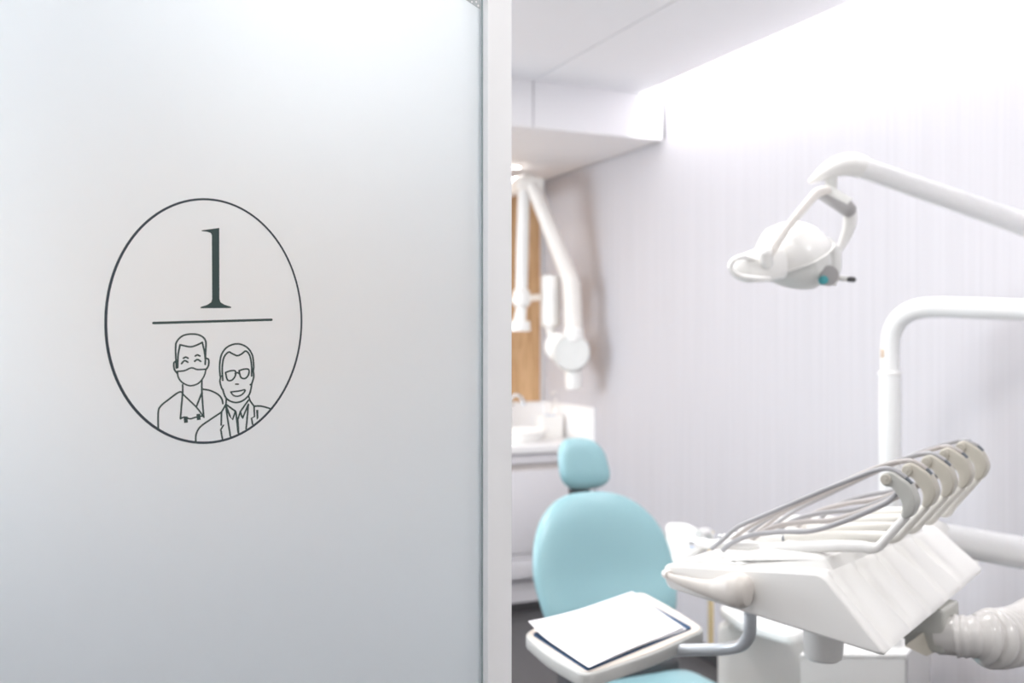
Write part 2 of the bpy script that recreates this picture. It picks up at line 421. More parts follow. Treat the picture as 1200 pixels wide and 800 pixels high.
# ================================================================= BACK WORKTOP
YC = 4.90; ZT = .926
units = [(2.12, XW-.002), (1.52, 2.12), (.92, 1.52), (.32, .92), (-.28, .32)]
cablabels = ['pale grey base cabinet nearest the striped wall, behind the dental chair', 'pale grey base cabinet second from the striped wall, behind the frosted door edge']
for i, (x0, x1) in enumerate(units):
    if i < 2: t = thing('base_cabinet', cablabels[i], 'cabinet', ((x0+x1)/2, YC+.3, 0), 'base cabinets along the back wall')
    else: t = thing('base_cabinet', 'pale grey base cabinet %s behind the frosted glass' % ('seen only', 'further left', 'furthest left')[i-2], 'cabinet', ((x0+x1)/2, YC+.3, 0), 'base cabinets along the back wall')
    obj('body', box(B(), x0, x1, YC+.04, YB-.002, .19, ZT-.045), M['cab'], t, smooth=False)
    obj('plinth', box(B(), x0, x1, YC+.06, YB-.05, .05, .19), M['cab'], t, smooth=False)
    obj('kickboard', box(B(), x0, x1, YC+.055, YB-.05, 0, .05), M['cove'], t, smooth=False)
    obj('reflection_band', box(B(), x0+.002, x1-.002, YC+.03, YC+.04, .78, .83), M['cabrefl'], t, smooth=False)  # recessed band with a beige reflection put into its colour
    obj('drawer', box(B(), x0+.002, x1-.002, YC+.018, YC+.04, .33, .785, .002), M['cab'], t)
    obj('drawer', box(B(), x0+.002, x1-.002, YC+.018, YC+.04, .825, ZT-.05, .002), M['cab'], t)
    obj('drawer', box(B(), x0+.002, x1-.002, YC+.018, YC+.04, .192, .295, .002), M['cab'], t)
    obj('drawer_lip', box(B(), x0+.002, x1-.002, YC+.024, YC+.04, .30, .325, .002), M['cab'], t)
wt = thing('worktop', 'white worktop on the grey base cabinets under the wood panel', 'worktop', (1.2, YC+.3, ZT-.045))
obj('slab', box(B(), -.6, XW-.001, YC, YB-.001, ZT-.045, ZT, .004), M['counter'], wt)
b = box(B(), -.6, XW-.016, YB-.016, YB, ZT, 1.125, .002); box(b, XW-.016, XW, YC+.01, YB, ZT, 1.125, .003)
struct('trim_4', b, M['counter'])
pn = obj('wood_panel', box(B(), -.6, XW-.04, YB-.02, YB-.001, 1.126, ZS-.001), M['wood'], smooth=False)
tag(pn, 'light oak wall panel between the soffit and the worktop splashback', 'wall panel')

# soffit downlight
dl = thing('downlight', 'small round glowing downlight in the underside of the soffit', 'downlight', (2.33, 5.18, ZS))
obj('trim_ring', _lathe(B(), Vector((2.33, 5.18, ZS)), Vector((0, 0, -1)), [(.048, 0), (.046, .004), (.036, .004), (.034, .001)], 32), M['white'], dl)
obj('lens', _lathe(B(), Vector((2.33, 5.18, ZS-.0005)), Vector((0, 0, -1)), [(.034, 0), (.034, .003)], 32), M['spot'], dl)

# faucet at the basin, just beside the door edge
p = on_y(602, 490, 5.35); fx, fy = p.x, p.y
fa = thing('basin_tap', 'shiny chrome basin tap at the left end of the worktop', 'tap', (fx-.03, fy, ZT))
obj('tap_body', _lathe(B(), Vector((fx-.03, fy, ZT)), Vector((0, 0, 1)), [(.028, 0), (.028, .01), (.018, .015), (.016, .12), (.012, .13)], 24), M['steel'], fa)
obj('spout', tube(B(), catmull([(fx-.03, fy, ZT+.11), (fx-.03, fy, ZT+.21), (fx, fy-.02, ZT+.255), (fx+.035, fy-.04, ZT+.235), (fx+.045, fy-.05, ZT+.19)]), .011, 14), M['steel'], fa)
obj('lever', capsule(B(), (fx-.03, fy+.01, ZT+.15), (fx+.01, fy+.03, ZT+.2), .006, 10), M['steel'], fa)
# basin
p = on_y(612, 490, 5.2)
bs = thing('wash_basin', 'low white oval wash basin set on the worktop below the tap', 'basin', (p.x-.05, p.y-.06, ZT))
obj('bowl', _lathe(B(), Vector((p.x-.05, p.y-.06, ZT)), Vector((0, 0, 1)), [(.12, 0), (.15, .03), (.17, .065), (.165, .068), (.14, .035), (.05, .012)], 40), M['gloss'], bs)
# white tissue box + pump bottle near the corner
def bx_at(px, Y): q = on_y(px, 480, Y); return q.x, q.y
x, y = bx_at(645, 5.28)
tb = thing('tissue_box', 'small white box standing on the worktop beside the pump bottle', 'box', (x, y, ZT))
obj('carton', box(B(), x-.075, x+.06, y-.05, y+.05, ZT, ZT+.13, .006), M['white'], tb)
obj('opening', box(B(), x-.03, x+.03, y-.02, y+.02, ZT+.13, ZT+.133, .001), M['bluemark'], tb)
x, y = bx_at(653, 5.42)
pb = thing('pump_bottle', 'white pump bottle standing at the back corner of the worktop', 'bottle', (x, y, ZT))
obj('bottle_body', _lathe(B(), Vector((x, y, ZT)), Vector((0, 0, 1)), [(.04, 0), (.043, .005), (.043, .16), (.03, .185), (.014, .195)], 28), M['white'], pb)
b = _lathe(B(), Vector((x, y, ZT+.195)), Vector((0, 0, 1)), [(.015, 0), (.015, .03), (.006, .032), (.006, .055), (.017, .057), (.017, .068)], 20)
tube(b, [(x, y, ZT+.257), (x-.05, y-.01, ZT+.255)], .006, 10)
obj('pump', b, M['white'], pb)
# wall dispenser (white cylinder with nozzle)
c = at(645, 384, 5.55); h = at(645, 322, 5.55).z-c.z
sd = thing('wall_dispenser', 'white cylindrical dispenser with pointed nozzle beside the folded X-ray arm', 'dispenser', c)
obj('cylinder_body', _lathe(B(), c, Vector((0, 0, 1)), [(.04, 0), (.053, .012), (.055, .03), (.055, h-.03), (.05, h-.008), (.03, h)], 32), M['white'], sd)
obj('nozzle', _lathe(B(), c+Vector((-.0, 0, 0)), Vector((.05, 0, -1)), [(.032, 0), (.028, .02), (.016, .06), (.007, .07)], 24), M['gloss'], sd)
pw = Vector((c.x, YB-.02, c.z+h*.6))
obj('wall_bracket', tube(B(), [c+Vector((0, .04, h*.6)), pw], .02, 12), M['white'], sd)

# X-ray arm folded at the corner
DX = 5.5
xr = thing('xray_arm', 'folded white wall-mounted dental X-ray arm hanging at the back corner', 'X-ray unit', at(612, 212, 5.6))
T0 = at(620, 213, 5.55)
obj('wall_mount', tube(B(), [T0, Vector((T0.x, YB-.02, T0.z))], .05, 24), M['white'], xr)
obj('elbow_joint', hexa(B(), at(619, 216, DX), world(.075, 0, 0)-world(0, 0, 0), Vector((0, .05, 0)), Vector((0, 0, .04)), .02), M['offw'], xr)
obj('hanging_arm', tube(B(), [at(614, 220, 5.5), at(612, 300, 5.5), at(611, 345, 5.5)], [.034, .036, .034], 22), M['white'], xr)
b = tube(B(), [at(611, 338, 5.5), at(611, 342, 5.5), at(611, 356, 5.5), at(611, 361, 5.5)], [.035, .05, .05, .03], 22)
tube(b, [at(611, 361, 5.5), at(609, 378, 5.5)], [.03, .036], 22); tube(b, [at(609, 376, 5.5), at(609, 388, 5.5)], [.058, .062], 22)
obj('arm_end', b, M['white'], xr)
obj('slanted_arm', tube(B(), [at(623, 215, 5.48), at(629, 228, 5.48), at(672, 338, 5.48)], [.035, .043, .048], 24), M['offw'], xr)
obj('lower_arm', tube(B(), catmull([at(668, 326, 5.44), at(670, 342, 5.44), at(671, 360, 5.44), at(672, 392, 5.44)]), [.046, .05, .05, .05], 24), M['offw'], xr)
fd = world(0, -1, 0)-world(0, 0, 0)
q = at(672, 384, 5.40)
obj('swivel_collar', _lathe(B(), q, Vector((0, 0, -1)), [(.045, 0), (.055, .01), (.055, .07), (.045, .08)], 28), M['white'], xr)
q = at(655, 407, 5.46)
obj('tube_head', _lathe(B(), q, (fd+Vector((-.2, 0, .15))).normalized(), [(.03, -.12), (.07, -.10), (.078, 0), (.075, .05), (.05, .075), (.01, .08)], 32), M['white'], xr)
q = at(669, 413, 5.42)
obj('head_disc', _lathe(B(), q, fd, [(.09, -.08), (.103, -.06), (.105, .05), (.095, .07), (.09, .072), (.088, .066), (.01, .066)], 40), M['screen'], xr)
q = at(672, 432, 5.42)
obj('cone', _lathe(B(), q, Vector((0, 0, -1)), [(.05, 0), (.045, .07), (.042, .11), (.03, .115)], 28), M['white'], xr)

# ================================================================= DENTAL CHAIR
CX = 1.693
ch = thing('dental_chair', 'teal upholstered dental chair with round headrest behind the delivery unit', 'dental chair', (CX, 2.7, 0))
UX, UZ = Vector((1, 0, 0)), Vector((0, math.sin(math.radians(14)), math.cos(math.radians(14))))
NN = UX.cross(UZ)*1.0          # faces the doorway
if NN.y > 0: NN = -NN
def outl():
    P = []
    # half outline (x, height along the back) from bottom to top
    H = [(0, -.02), (.15, -.015), (.215, .02), (.245, .09), (.262, .19), (.262, .27), (.245, .35), (.208, .42), (.152, .475), (.085, .505), (0, .513)]
    pts = [Vector((x, y, 0)) for x, y in H]+[Vector((-x, y, 0)) for x, y in H[-2:0:-1]]
    return [(v.x, v.y) for v in catmull(pts, 4, True)]
OB = Vector((CX, 3.00, .46))
back = cushion(B(), [(x*1.04, y) for x, y in outl()], .13, OB, UX, UZ, NN, 4.5, lambda x, y: .9*x*x+.03*math.exp(-((y-.08)/.1)**2))
obj('backrest', back, M['teal'], ch)
sh = cushion(B(), [(x*.84, .22+(y-.22)*.86) for x, y in outl()], .07, OB-NN*.05, UX, UZ, NN, 6, lambda x, y: .9*x*x)
obj('back_shell', sh, M['white'], ch)
# headrest
HB = at(680, 543, 3.72); HB.x = HB.x
oh = []
for k in range(40):
    a = 2*PI*k/40; ca, sa = math.cos(a), math.sin(a); e = 2/2.9
    x = math.copysign(abs(ca)**e, ca)*(.101-.014*sa); y = math.copysign(abs(sa)**e, sa)*.098
    oh.append((x+(.0 if sa > 0 else .0)-.012*sa, y))
UH = Vector((0, .25, 1)).normalized()
obj('headrest', cushion(B(), oh, .10, HB, UX, UH, UX.cross(UH), 3.2, lambda x, y: 2.2*x*x+.6*max(0, y)**2), M['teal'], ch)
b = hexa(B(), Vector((HB.x+.005, HB.y+.02, (HB.z+.95)/2-.045)), Vector((.042, 0, 0)), Vector((0, .012, .0)), Vector((0, .01, .11)), .006)
obj('headrest_bracket', b, M['blackp'], ch)
# seat and leg rest, shell, base
so = rounded_poly([Vector((x, y, 0)) for x, y in ((-.19, .02), (.19, .02), (.20, -.5), (.18, -1.0), (-.18, -1.0), (-.20, -.5))], [.1, .1, .1, .12, .12, .1])
OS = Vector((CX, 2.80, .36))
obj('seat', cushion(B(), [(v.x, v.y) for v in so], .13, OS, UX, Vector((0, 1, 0)), Vector((0, 0, 1)), 5, lambda x, y: -.18*max(0, -y-.55)**1.2+.05*math.exp(-((y+.2)/.12)**2)*0+.4*x*x, rings=10), M['teal'], ch)
obj('seat_shell', box(B(), CX-.17, CX+.17, 1.98, 2.80, .21, .315, .03), M['white'], ch)
obj('hinge', box(B(), CX-.19, CX+.19, 2.80, 3.0, .25, .43, .02), M['blackp'], ch)
obj('hinge_arm', hexa(B(), Vector((CX, 3.05, .60)), Vector((.06, 0, 0)), Vector((0, .02, 0)), UZ*.22, .01), M['offw'], ch)
obj('lift_column', hexa(B(), Vector((CX, 2.5, .14)), Vector((.13, 0, 0)), Vector((0, .17, 0)), Vector((0, .03, .09)), .02), M['white'], ch)
obj('base_plate', box(B(), CX-.28, CX+.28, 2.0, 3.0, 0, .06, .025), M['offw'], ch)

# ================================================================= SIDE UNIT: body, spittoon ledge, small console
cu = thing('cuspidor_unit', 'white rounded side unit with ledge and small tilted console right of the chair', 'dental unit', at(930, 790, 3.15)*1.0)
cu.location.z = 0
def up(v, z): return Vector((v.x, v.y, z))
c1 = at(925, 780, 3.12)
bo = rounded_poly([up(at(834, 780, 3.52), 0), up(at(975, 780, 3.42), 0), up(at(985, 780, 3.72), 0), up(at(880, 780, 3.78), 0)], .07, 8)
obj('housing', prism(B(), bo, (0, 0, .49), .03, 4), M['white'], cu)
# ledge: slab with rounded outline
lev = lambda px, py, z: at(px, py, (EYE-z)*F/(py-400))
lo = rounded_poly([lev(842, 722, .52), lev(876, 703, .52), lev(952, 748, .52), lev(928, 757, .52), lev(868, 740, .52)], .03, 5)
obj('ledge', prism(B(), lo, (0, 0, .035), .008, 3), M['gloss'], cu)
obj('ledge_support', tube(B(), [up(at(905, 740, 3.52), .47), up(at(905, 740, 3.52), .521)], [.08, .10], 28), M['satin'], cu)
co = [at(780, 611, 3.71), at(803, 611, 3.71), at(842, 630, 3.665), at(806, 656, 3.60), at(784, 662, 3.585)]
co = rounded_poly(co, .025, 5)
nco = (co[8]-co[0]).cross(co[20]-co[0]).normalized()
if nco.z < 0: nco = -nco
cons = obj('console', prism(B(), co, -nco*.05, .01, 3), M['gloss'], cu)
k0 = at(814, 639, 3.64)
ctr = sum(co, Vector())/len(co); k0 = k0-nco*((k0-ctr).dot(nco))+nco*.001
obj('console_print', hexa(B(), k0, (at(824, 635, 3.65)-at(812, 639, 3.64)).normalized()*.02, nco.cross((at(824, 635, 3.65)-at(812, 639, 3.64)).normalized())*.006, nco*.0008), M['bluemark'], cons, smooth=False)
obj('console_stem', tube(B(), [up(at(833, 700, 3.62), .80), up(at(833, 700, 3.62), .39), up(at(836, 700, 3.62), .375), up(at(890, 700, 3.6), .37)], .011, 14), M['yellow'], cu)
b = tube(B(), catmull([up(at(833, 700, 3.62), .77), up(at(829, 700, 3.6), .80), up(at(818, 700, 3.52), .81)]), .016, 12)
obj('console_joint', b, M['white'], cu)

# square service box with the lamp pole on it
sb_ = thing('service_box', 'square white floor box carrying the bent white pole', 'cabinet', up(at(1010, 790, 3.0), 0))
zt = .527
a0, a1, a2 = up(at(938, 780, 3.05), 0), up(at(1062, 780, 3.05), 0), up(at(1090, 780, 3.3), 0)
a3 = a0+(a2-a1)
obj('box_body', prism(B(), [a0, a1, a2, a3], (0, 0, zt-.012)), M['white'], sb_, smooth=False)
cc = (a0+a1+a2+a3)/4
obj('box_lid', prism(B(), [cc+(q-cc)*1.012+Vector((0, 0, zt-.012)) for q in (a0, a1, a2, a3)], (0, 0, .014), .004, 2), M['white'], sb_)
obj('corner_seam', tube(B(), [a1+Vector((0, 0, .01)), a1+Vector((0, 0, zt-.013))], .003, 8), M['gun'], sb_)

# ================================================================= POLE + OPERATING LAMP
pole = thing('lamp_pole', 'bent white tubular pole rising behind the hoses and turning right', 'pole', up(at(1043, 700, 3.15), zt))
P0 = at(1043, 700, 3.15)
DP = 3.15
vert = [Vector((P0.x, P0.y, zt+.002)), Vector((P0.x, P0.y, at(1043, 437, DP).z))]
obj('lower_tube', tube(B(), vert, .0345, 28), M['enamel'], pole)
z2 = at(1043, 437, DP).z
obj('sleeve_ring', _lathe(B(), Vector((P0.x, P0.y, z2-.006)), Vector((0, 0, 1)), [(.035, 0), (.0365, .002), (.0365, .008), (.033, .011)], 28), M['white'], pole)
bend = [Vector((P0.x, P0.y, z2)), at(1043, 410, DP), at(1046, 388, 3.14), at(1056, 372, 3.12), at(1074, 362.5, 3.09), at(1098, 360, 3.06), at(1140, 361, 3.0), at(1200, 363, 2.92), at(1252, 364, 2.84)]
obj('bent_tube', tube(B(), catmull(bend, 6), [.0305]*2+[.0325]*3, 28), M['enamel'], pole)
obj('tan_sticker', hexa(B(), at(1034.5, 414, DP-.012), Vector((.004, .002, 0)), Vector((.002, -.004, 0)), Vector((0, 0, .014)), .001), M['brass'], pole)
pe = at(1252, 364, 2.84); ptop = at(1252, 290, 2.84)
obj('riser', tube(B(), [pe-Vector((0, 0, .04)), ptop], .036, 28), M['enamel'], pole)

lamp = thing('operating_lamp', 'white dental operating lamp on a slanted arm above the chair', 'lamp', at(925, 340, 2.3))
DL = 2.3
ae = at(1252, 281, 2.84); a_s = at(1000, 193, DL)
obj('spring_arm', tube(B(), [a_s, a_s.lerp(ae, .06), a_s.lerp(ae, .07), ae-(ae-a_s).normalized()*.0], [.024, .0245, .0245, .034], 28), M['enamel'], lamp)
obj('arm_joint', _lathe(B(), ae-Vector((0, 0, .06)), Vector((0, 0, 1)), [(.04, 0), (.046, .01), (.046, .11), (.04, .12)], 28), M['white'], lamp)
bd = a_s.lerp(ae, .19); tdir = (ae-a_s).normalized()
side = tdir.cross(Vector((0, 0, 1))).normalized()
if side.dot(world(0, -1, 0)-world(0, 0, 0)) < 0: side = -side
upv = side.cross(tdir).normalized()
if upv.z < 0: upv = -upv
nb = (side*.35+upv).normalized()
obj('arm_badge', hexa(B(), bd+nb*.0245, tdir*.024, tdir.cross(nb)*.006, nb*.0015, .001), M['pinkg'], lamp)
# hood over the joint: flattened tapered shell from the tube to a pointed nose
hp = [at(1012, 197, DL), at(1000, 193, DL), at(985, 194, DL), at(970, 200, DL), at(957, 208, DL), at(948, 213.5, DL)]
b = B(); t0 = catmull(hp, 5)
tube(b, t0, [.026, .0275, .026, .020, .012, .004], 22, up=(0, 0, 1), flat=1.15)
obj('joint_hood', b, M['gloss'], lamp)
obj('neck', _lathe(B(), at(974, 205, DL), Vector((0, 0, -1)), [(.017, 0), (.014, .01), (.013, .035), (.018, .042)], 24), M['screen'], lamp)
g0, g1 = at(964, 226, DL), at(994, 245, DL-.02)
b = capsule(B(), g0, g1, .0165, 20, .0185); obj('yoke_block', b, M['gun'], lamp)
b = tube(B(), [g0+Vector((0, 0, .008)), g1+Vector((0, 0, .010))], .0175, 20); obj('yoke_cover', b, M['screen'], lamp)
yl = catmull([at(972, 222, DL-.02), at(958, 226, DL-.04), at(945, 240, DL-.06), at(922, 268, DL-.09), at(899, 302, DL-.11)], 6)
obj('yoke_arm', tube(B(), yl, [.009, .012, .011, .010, .011], 14, flat=.6), M['offw'], lamp)
yr = catmull([at(996, 246, DL), at(996, 262, DL+.01), at(990, 280, DL+.02), at(979, 300, DL+.02)], 6)
obj('yoke_arm', tube(B(), yr, [.019, .018, .014, .006], 16, flat=.7), M['white'], lamp)
# lamp head: egg shaped shell with rim and underside
HC = at(926, 303, DL)
ex = (at(970, 284, DL+.02)-at(886, 330, DL-.02)).normalized()      # along the head, nose lower left
vw = (HC-Vector((0, 0, EYE))).normalized()
ey = vw.cross(ex).normalized()
if ey.z < 0: ey = -ey
tl = math.radians(20); ez = (ey*math.cos(tl)-vw*math.sin(tl)).normalized()   # top of the shell leans to the viewer
ew = ex.cross(ez).normalized()
def egg(bm, L0, L1, W, Hh, o=Vector((0, 0, 0)), top=True, nu=28, nv=40, blunt=2.0, Hbot=None):
    rings = []
    for i in range(nu+1):
        t = -math.cos(PI*i/nu)                       # -1 nose ... 1 back
        x = t*(L0 if t < 0 else L1)
        s = max(1e-3, (1-abs(t)**blunt))**.5
        nar = 1-.48*max(0, -t)**1.15                  # narrows to the nose
        ring = []
        for k in range(nv):
            a = 2*PI*k/nv; h = math.sin(a)
            hh = Hh if h > 0 else (Hbot or Hh)
            ring.append(bm.verts.new(HC+o+ex*x+ew*math.cos(a)*W*s*nar+ez*h*hh*s*(nar if t < 0 else 1)))
        rings.append(ring)
    for a, b_ in zip(rings, rings[1:]):
        for k in range(nv): bm.faces.new((a[k], a[(k+1) % nv], b_[(k+1) % nv], b_[k]))
    bm.faces.new(rings[0][::-1]); bm.faces.new(rings[-1])
    return bm
obj('head_shell', egg(B(), .098, .098, .092, .088, Hbot=.012, blunt=2.5), M['gloss'], lamp)
obj('rim', egg(B(), .103, .103, .096, .006, -ez*.004, blunt=2.5), M['white'], lamp)
obj('reflector_bowl', egg(B(), .08, .08, .085, .02, -ez*.008+ex*.004, Hbot=.082, blunt=2.4), M['screen'], lamp)
b = B()
vs = catmull([at(912, 305, DL-.06), at(893, 310, DL-.08), at(874, 314, DL-.09), at(861, 316, DL-.09), at(856, 316, DL-.09)], 6)
tube(b, vs, [.044, .040, .034, .020, .004], 26, flat=.65)
obj('front_visor', b, M['gloss'], lamp)
b = capsule(B(), at(898, 296, DL-.13), at(898, 308, DL-.11), .014, 18); obj('pivot_cap', b, M['gloss'], lamp)
lp = [at(888, 306, DL-.1), at(872, 301, DL-.12), at(860, 305, DL-.13), at(856, 314, DL-.13), at(866, 323, DL-.13), at(885, 326, DL-.13), at(902, 327, DL-.12)]
obj('handle', tube(B(), catmull(lp, 6), .0065, 12), M['gloss'], lamp)
obj('handle', tube(B(), [at(972, 324, DL+.03), at(996, 327, DL-.0)], [.006, .007], 14), M['white'], lamp)
obj('handle_tip', capsule(B(), at(995, 327, DL), at(1000, 327.5, DL), .0065, 14), M['blackp'], lamp)
b = tube(B(), catmull([at(966, 284, DL), at(974, 295, DL-.01), at(976, 312, DL-.02), at(973, 334, DL-.02)], 5), [.018, .020, .020, .013], 18)
obj('side_bracket', b, M['screen'], lamp)
obj('knob', _lathe(B(), at(970, 323, DL-.05), fd, [(.022, -.02), (.024, 0), (.022, .012), (.005, .014)], 24), M['gun'], lamp)
obj('knob_insert', _lathe(B(), at(965, 328, DL-.062), fd, [(.011, -.005), (.010, .004), (.003, .006)], 20), M['teal_dark'], lamp)

# ================================================================= DELIVERY UNIT
TH = math.radians(41)
BL, BD = .504, 1.6
def loc(s, e, z):
    return world(BL+math.cos(TH)*s+math.sin(TH)*e, BD-math.sin(TH)*s+math.cos(TH)*e, z)
def sz(px, py, e):              # profile coordinates of a measured point in the plane at width e
    u = (px-600)/F; l0, d0 = BL+math.sin(TH)*e, BD+math.cos(TH)*e
    s = (u*d0-l0)/(math.cos(TH)+u*math.sin(TH)); d = d0-math.sin(TH)*s
    return s, EYE-(py-400)/F*d
pd = (loc(1, 0, 0)-loc(0, 0, 0)); ed = (loc(0, 1, 0)-loc(0, 0, 0))
du = thing('delivery_unit', 'white dental delivery unit with five hose arms and side handle', 'dental unit', loc(-.1, .25, .98))
LH = .575
near = [(-.303, 1.092), (-.296, 1.05), (.112, 1.006), (.0, 1.122)]
far = [(-.303, 1.092), (-.296, 1.055), (.108, 1.036), (.0, 1.122)]
def prof(f):
    P = [Vector((a[0]*(1-f)+b_[0]*f, a[1]*(1-f)+b_[1]*f, 0)) for a, b_ in zip(near, far)]
    return rounded_poly(P, [.014, .016, .022+.016*f, .016], 6)
def dense(P, n=120):
    # resample the outline evenly, remember which of the points lie on the rear slope
    Ls = [(P[(i+1) % len(P)]-P[i]).length for i in range(len(P))]; T = sum(Ls); out = []
    i = 0; acc = 0
    for k in range(n):
        w = T*k/n
        while acc+Ls[i] < w: acc += Ls[i]; i += 1
        out.append(P[i].lerp(P[(i+1) % len(P)], (w-acc)/max(Ls[i], 1e-9)))
    return out
WH = [.07+.097*k for k in range(5)]                    # where the five arms sit
b = B(); rings = []; NS = 150
es = []
for i in range(NS+1):
    t = i/NS; es.append(LH*t)
es = [0, .0002, .0006, .0015, .003, .005]+[e for e in es if .007 < e < LH-.022]+[LH-.018, LH-.014, LH-.010, LH-.006, LH-.003, LH-.001, LH-.0002, LH]
for e in es:
    Pf = dense(prof(e/LH), 140); c = sum(Pf, Vector())/len(Pf); r = .010
    q = min(e, LH-e); r = .006 if e < LH/2 else .020; ins = r-math.sqrt(max(0, r*r-(r-min(q, r))**2)) if q < r else 0
    ring = []; n = len(Pf)
    for k in range(n):
        tt = (Pf[(k+1) % n]-Pf[k-1]).normalized(); nn = Vector((tt.y, -tt.x, 0))
        if nn.dot(Pf[k]-c) < 0: nn = -nn
        g = 0
        if nn.x > .35 and nn.y > .2:                   # rear slope: shallow grooves between the arms
            for w in WH:
                g += .0085*math.exp(-((e-(w-.035))/.010)**2)
            g *= min(1, (nn.x-.35)/.25)*max(0, min(1, 1.25-Pf[k].x/.11))
        p = Pf[k]-nn*(ins+g)
        ring.append(b.verts.new(loc(p.x, e, p.y)))
    rings.append(ring)
for a, c_ in zip(rings, rings[1:]):
    n = len(a)
    for k in range(n): b.faces.new((a[k], a[(k+1) % n], c_[(k+1) % n], c_[k]))
b.faces.new(rings[0][::-1]); b.faces.new(rings[-1])
obj('housing', b, M['white'], du, angle=50)
def ztop(s): return 1.122+(s/.303)*.03 if s < 0 else 1.122
# keypad area on top near the front corner
def top_pt(s, e, h=0): return loc(s, e, ztop(s)+h)
kp = prism(B(), [top_pt(-.285, .035, .0005), top_pt(-.155, .025, .0005), top_pt(-.15, .075, .0005), top_pt(-.275, .10, .0005)], (0, 0, .002), .0006, 1)
kpo = obj('keypad', kp, M['screen'], du)
b = B()
for i in range(6):
    for j in range(2):
        c = top_pt(-.265+.019*i, .045+.022*j, .003); hexa(b, c, pd*.006, ed*.007, Vector((0, 0, .0007)), .0004, 1)
obj('key', b, M['white'], kpo, smooth=False)
# cradle strip the arms lie on

zb = 1.140
b = prism(B(), [loc(-.20, .045, ztop(-.20)-.003), loc(-.20, .045, ztop(-.2)+.004), loc(-.13, .045, zb-.004), loc(-.03, .045, zb), loc(-.012, .045, zb-.004), loc(.006, .045, 1.108)], ed*.46, .008, 4)
obj('raised_deck', b, M['white'], du)
# claws: outline measured on the nearest one
cl_px = [(1043, 552), (1050, 553.5), (1058, 559), (1066, 565), (1071, 572), (1075, 582), (1076, 590), (1073, 599), (1069, 604), (1064, 606.5), (1059, 603),
         (1060, 596), (1059.5, 588), (1056, 581), (1051.5, 575), (1047, 570), (1040, 568.5), (1035.5, 564), (1034.5, 559), (1037, 554.5)]
cl_sz = [sz(x, y, WH[0]) for x, y in cl_px]
cl_s = [(v.x, v.y) for v in catmull([Vector((a, c, 0)) for a, c in cl_sz], 4, True)]
pul = sz(1042, 560.5, WH[0])
rod_px = [(893, 642), (960, 640), (1005, 640), (1020, 642), (1030, 640), (1043, 626), (1063, 604)]
rod_sz = [sz(x, y, WH[0]) for x, y in rod_px]
up_px = [(834, 643), (846, 633), (866, 618), (900, 602), (960, 575), (1005, 557), (1030, 550), (1046, 550), (1062, 560)]
lo_px = [(847, 645), (858, 636), (880, 627), (915, 623), (950, 622), (985, 612), (1015, 600), (1040, 588), (1052, 577)]
for k, e in enumerate(WH):
    dz = .005*k
    base = bpy.data.objects.new('hose_arm', None); base.empty_display_size = .03; col.objects.link(base); base.parent = du
    base.location = loc(-.02, e, 1.14)-du.location
    P = [loc(a, e, c+dz*(.4 if i < 4 else 1)) for i, (a, c) in enumerate(rod_sz)]
    obj('rod', tube(B(), catmull(P, 6), [.0105, .0105, .0100, .0095, .0075, .0070, .0068], 18), M['rod'] if k else M['white'], base)
    th = .028
    b = prism(B(), [loc(a, e-th/2, c+dz) for a, c in cl_s], ed*th, .003, 3)
    obj('claw', b, M['beige'] if k else M['joinb'], base)
    b = _lathe(B(), loc(pul[0], e-th/2-.001, pul[1]+dz), -ed, [(.0088, -.004), (.0088, .0012), (.0075, .0022), (.003, .0022), (.003, .0035), (.0005, .0035)], 28)
    obj('pulley_cap', b, M['beige'], base)
    # dark slot on the upper edge of the claw
    sl = [sz(x, y, WH[0]) for x, y in ((1050, 552.2), (1058, 557.8), (1064, 562.2), (1068.5, 567))]
    b = B(); tube(b, catmull([loc(a, e+.000, c+dz+.0006) for a, c in sl], 4), .0032, 10, flat=1.0)
    obj('slot', b, M['groove'], base)
    # hose: over the pulley to the front, and back under it
    sp = .052*k
    P = []
    for i, (x, y) in enumerate(up_px):
        a, c = sz(x, y, WH[0]); f = i/(len(up_px)-1)
        ee = (WH[0]+sp)*(1-f)+e*f if i < 6 else e
        P.append(loc(a+.0*k, ee, c+dz*f+.004*math.sin(k*2.1+i)*(.6 if 1 < i < 6 else 0)))
    obj('hose', tube(B(), catmull(P, 6), .0042, 12), M['hose'] if k % 2 else M['hose2'], base)
    P = []
    for i, (x, y) in enumerate(lo_px):
        a, c = sz(x, y, WH[0]); f = i/(len(lo_px)-1)
        ee = (WH[0]+.07*k)*(1-f)+e*f
        P.append(loc(a+.012*k*(1-f), ee, c+dz*f+.006*k*math.sin(PI*f)))
    obj('hose', tube(B(), catmull(P, 6), .0046, 12), M['hose2'] if k % 2 == 0 else M['hose'], base)
    # handpiece lying at the front end, tail to the hose
    s0, s1 = -.285+.012*(k % 2), -.15
    ee = WH[0]+.02+.085*k
    A_, C_ = loc(s0, ee, ztop(s0)+.024), loc(s1, ee, ztop(s1)+.026)
    b = tube(B(), [A_, A_.lerp(C_, .12), A_.lerp(C_, .16), A_.lerp(C_, .8), C_], [.007, .0075, .0095, .0095, .0055], 16)
    hpz = obj('handpiece', b, M['gloss'] if k != 3 else M['offw'], base)
    obj('coupling', tube(B(), [A_-pd*.012, A_+pd*.002], .0058, 14), M['steel'], hpz)
    b = tube(B(), [A_.lerp(C_, .92), A_.lerp(C_, 1.10)], [.006, .0045], 12)
    obj('tip', b, M['groove'], hpz)
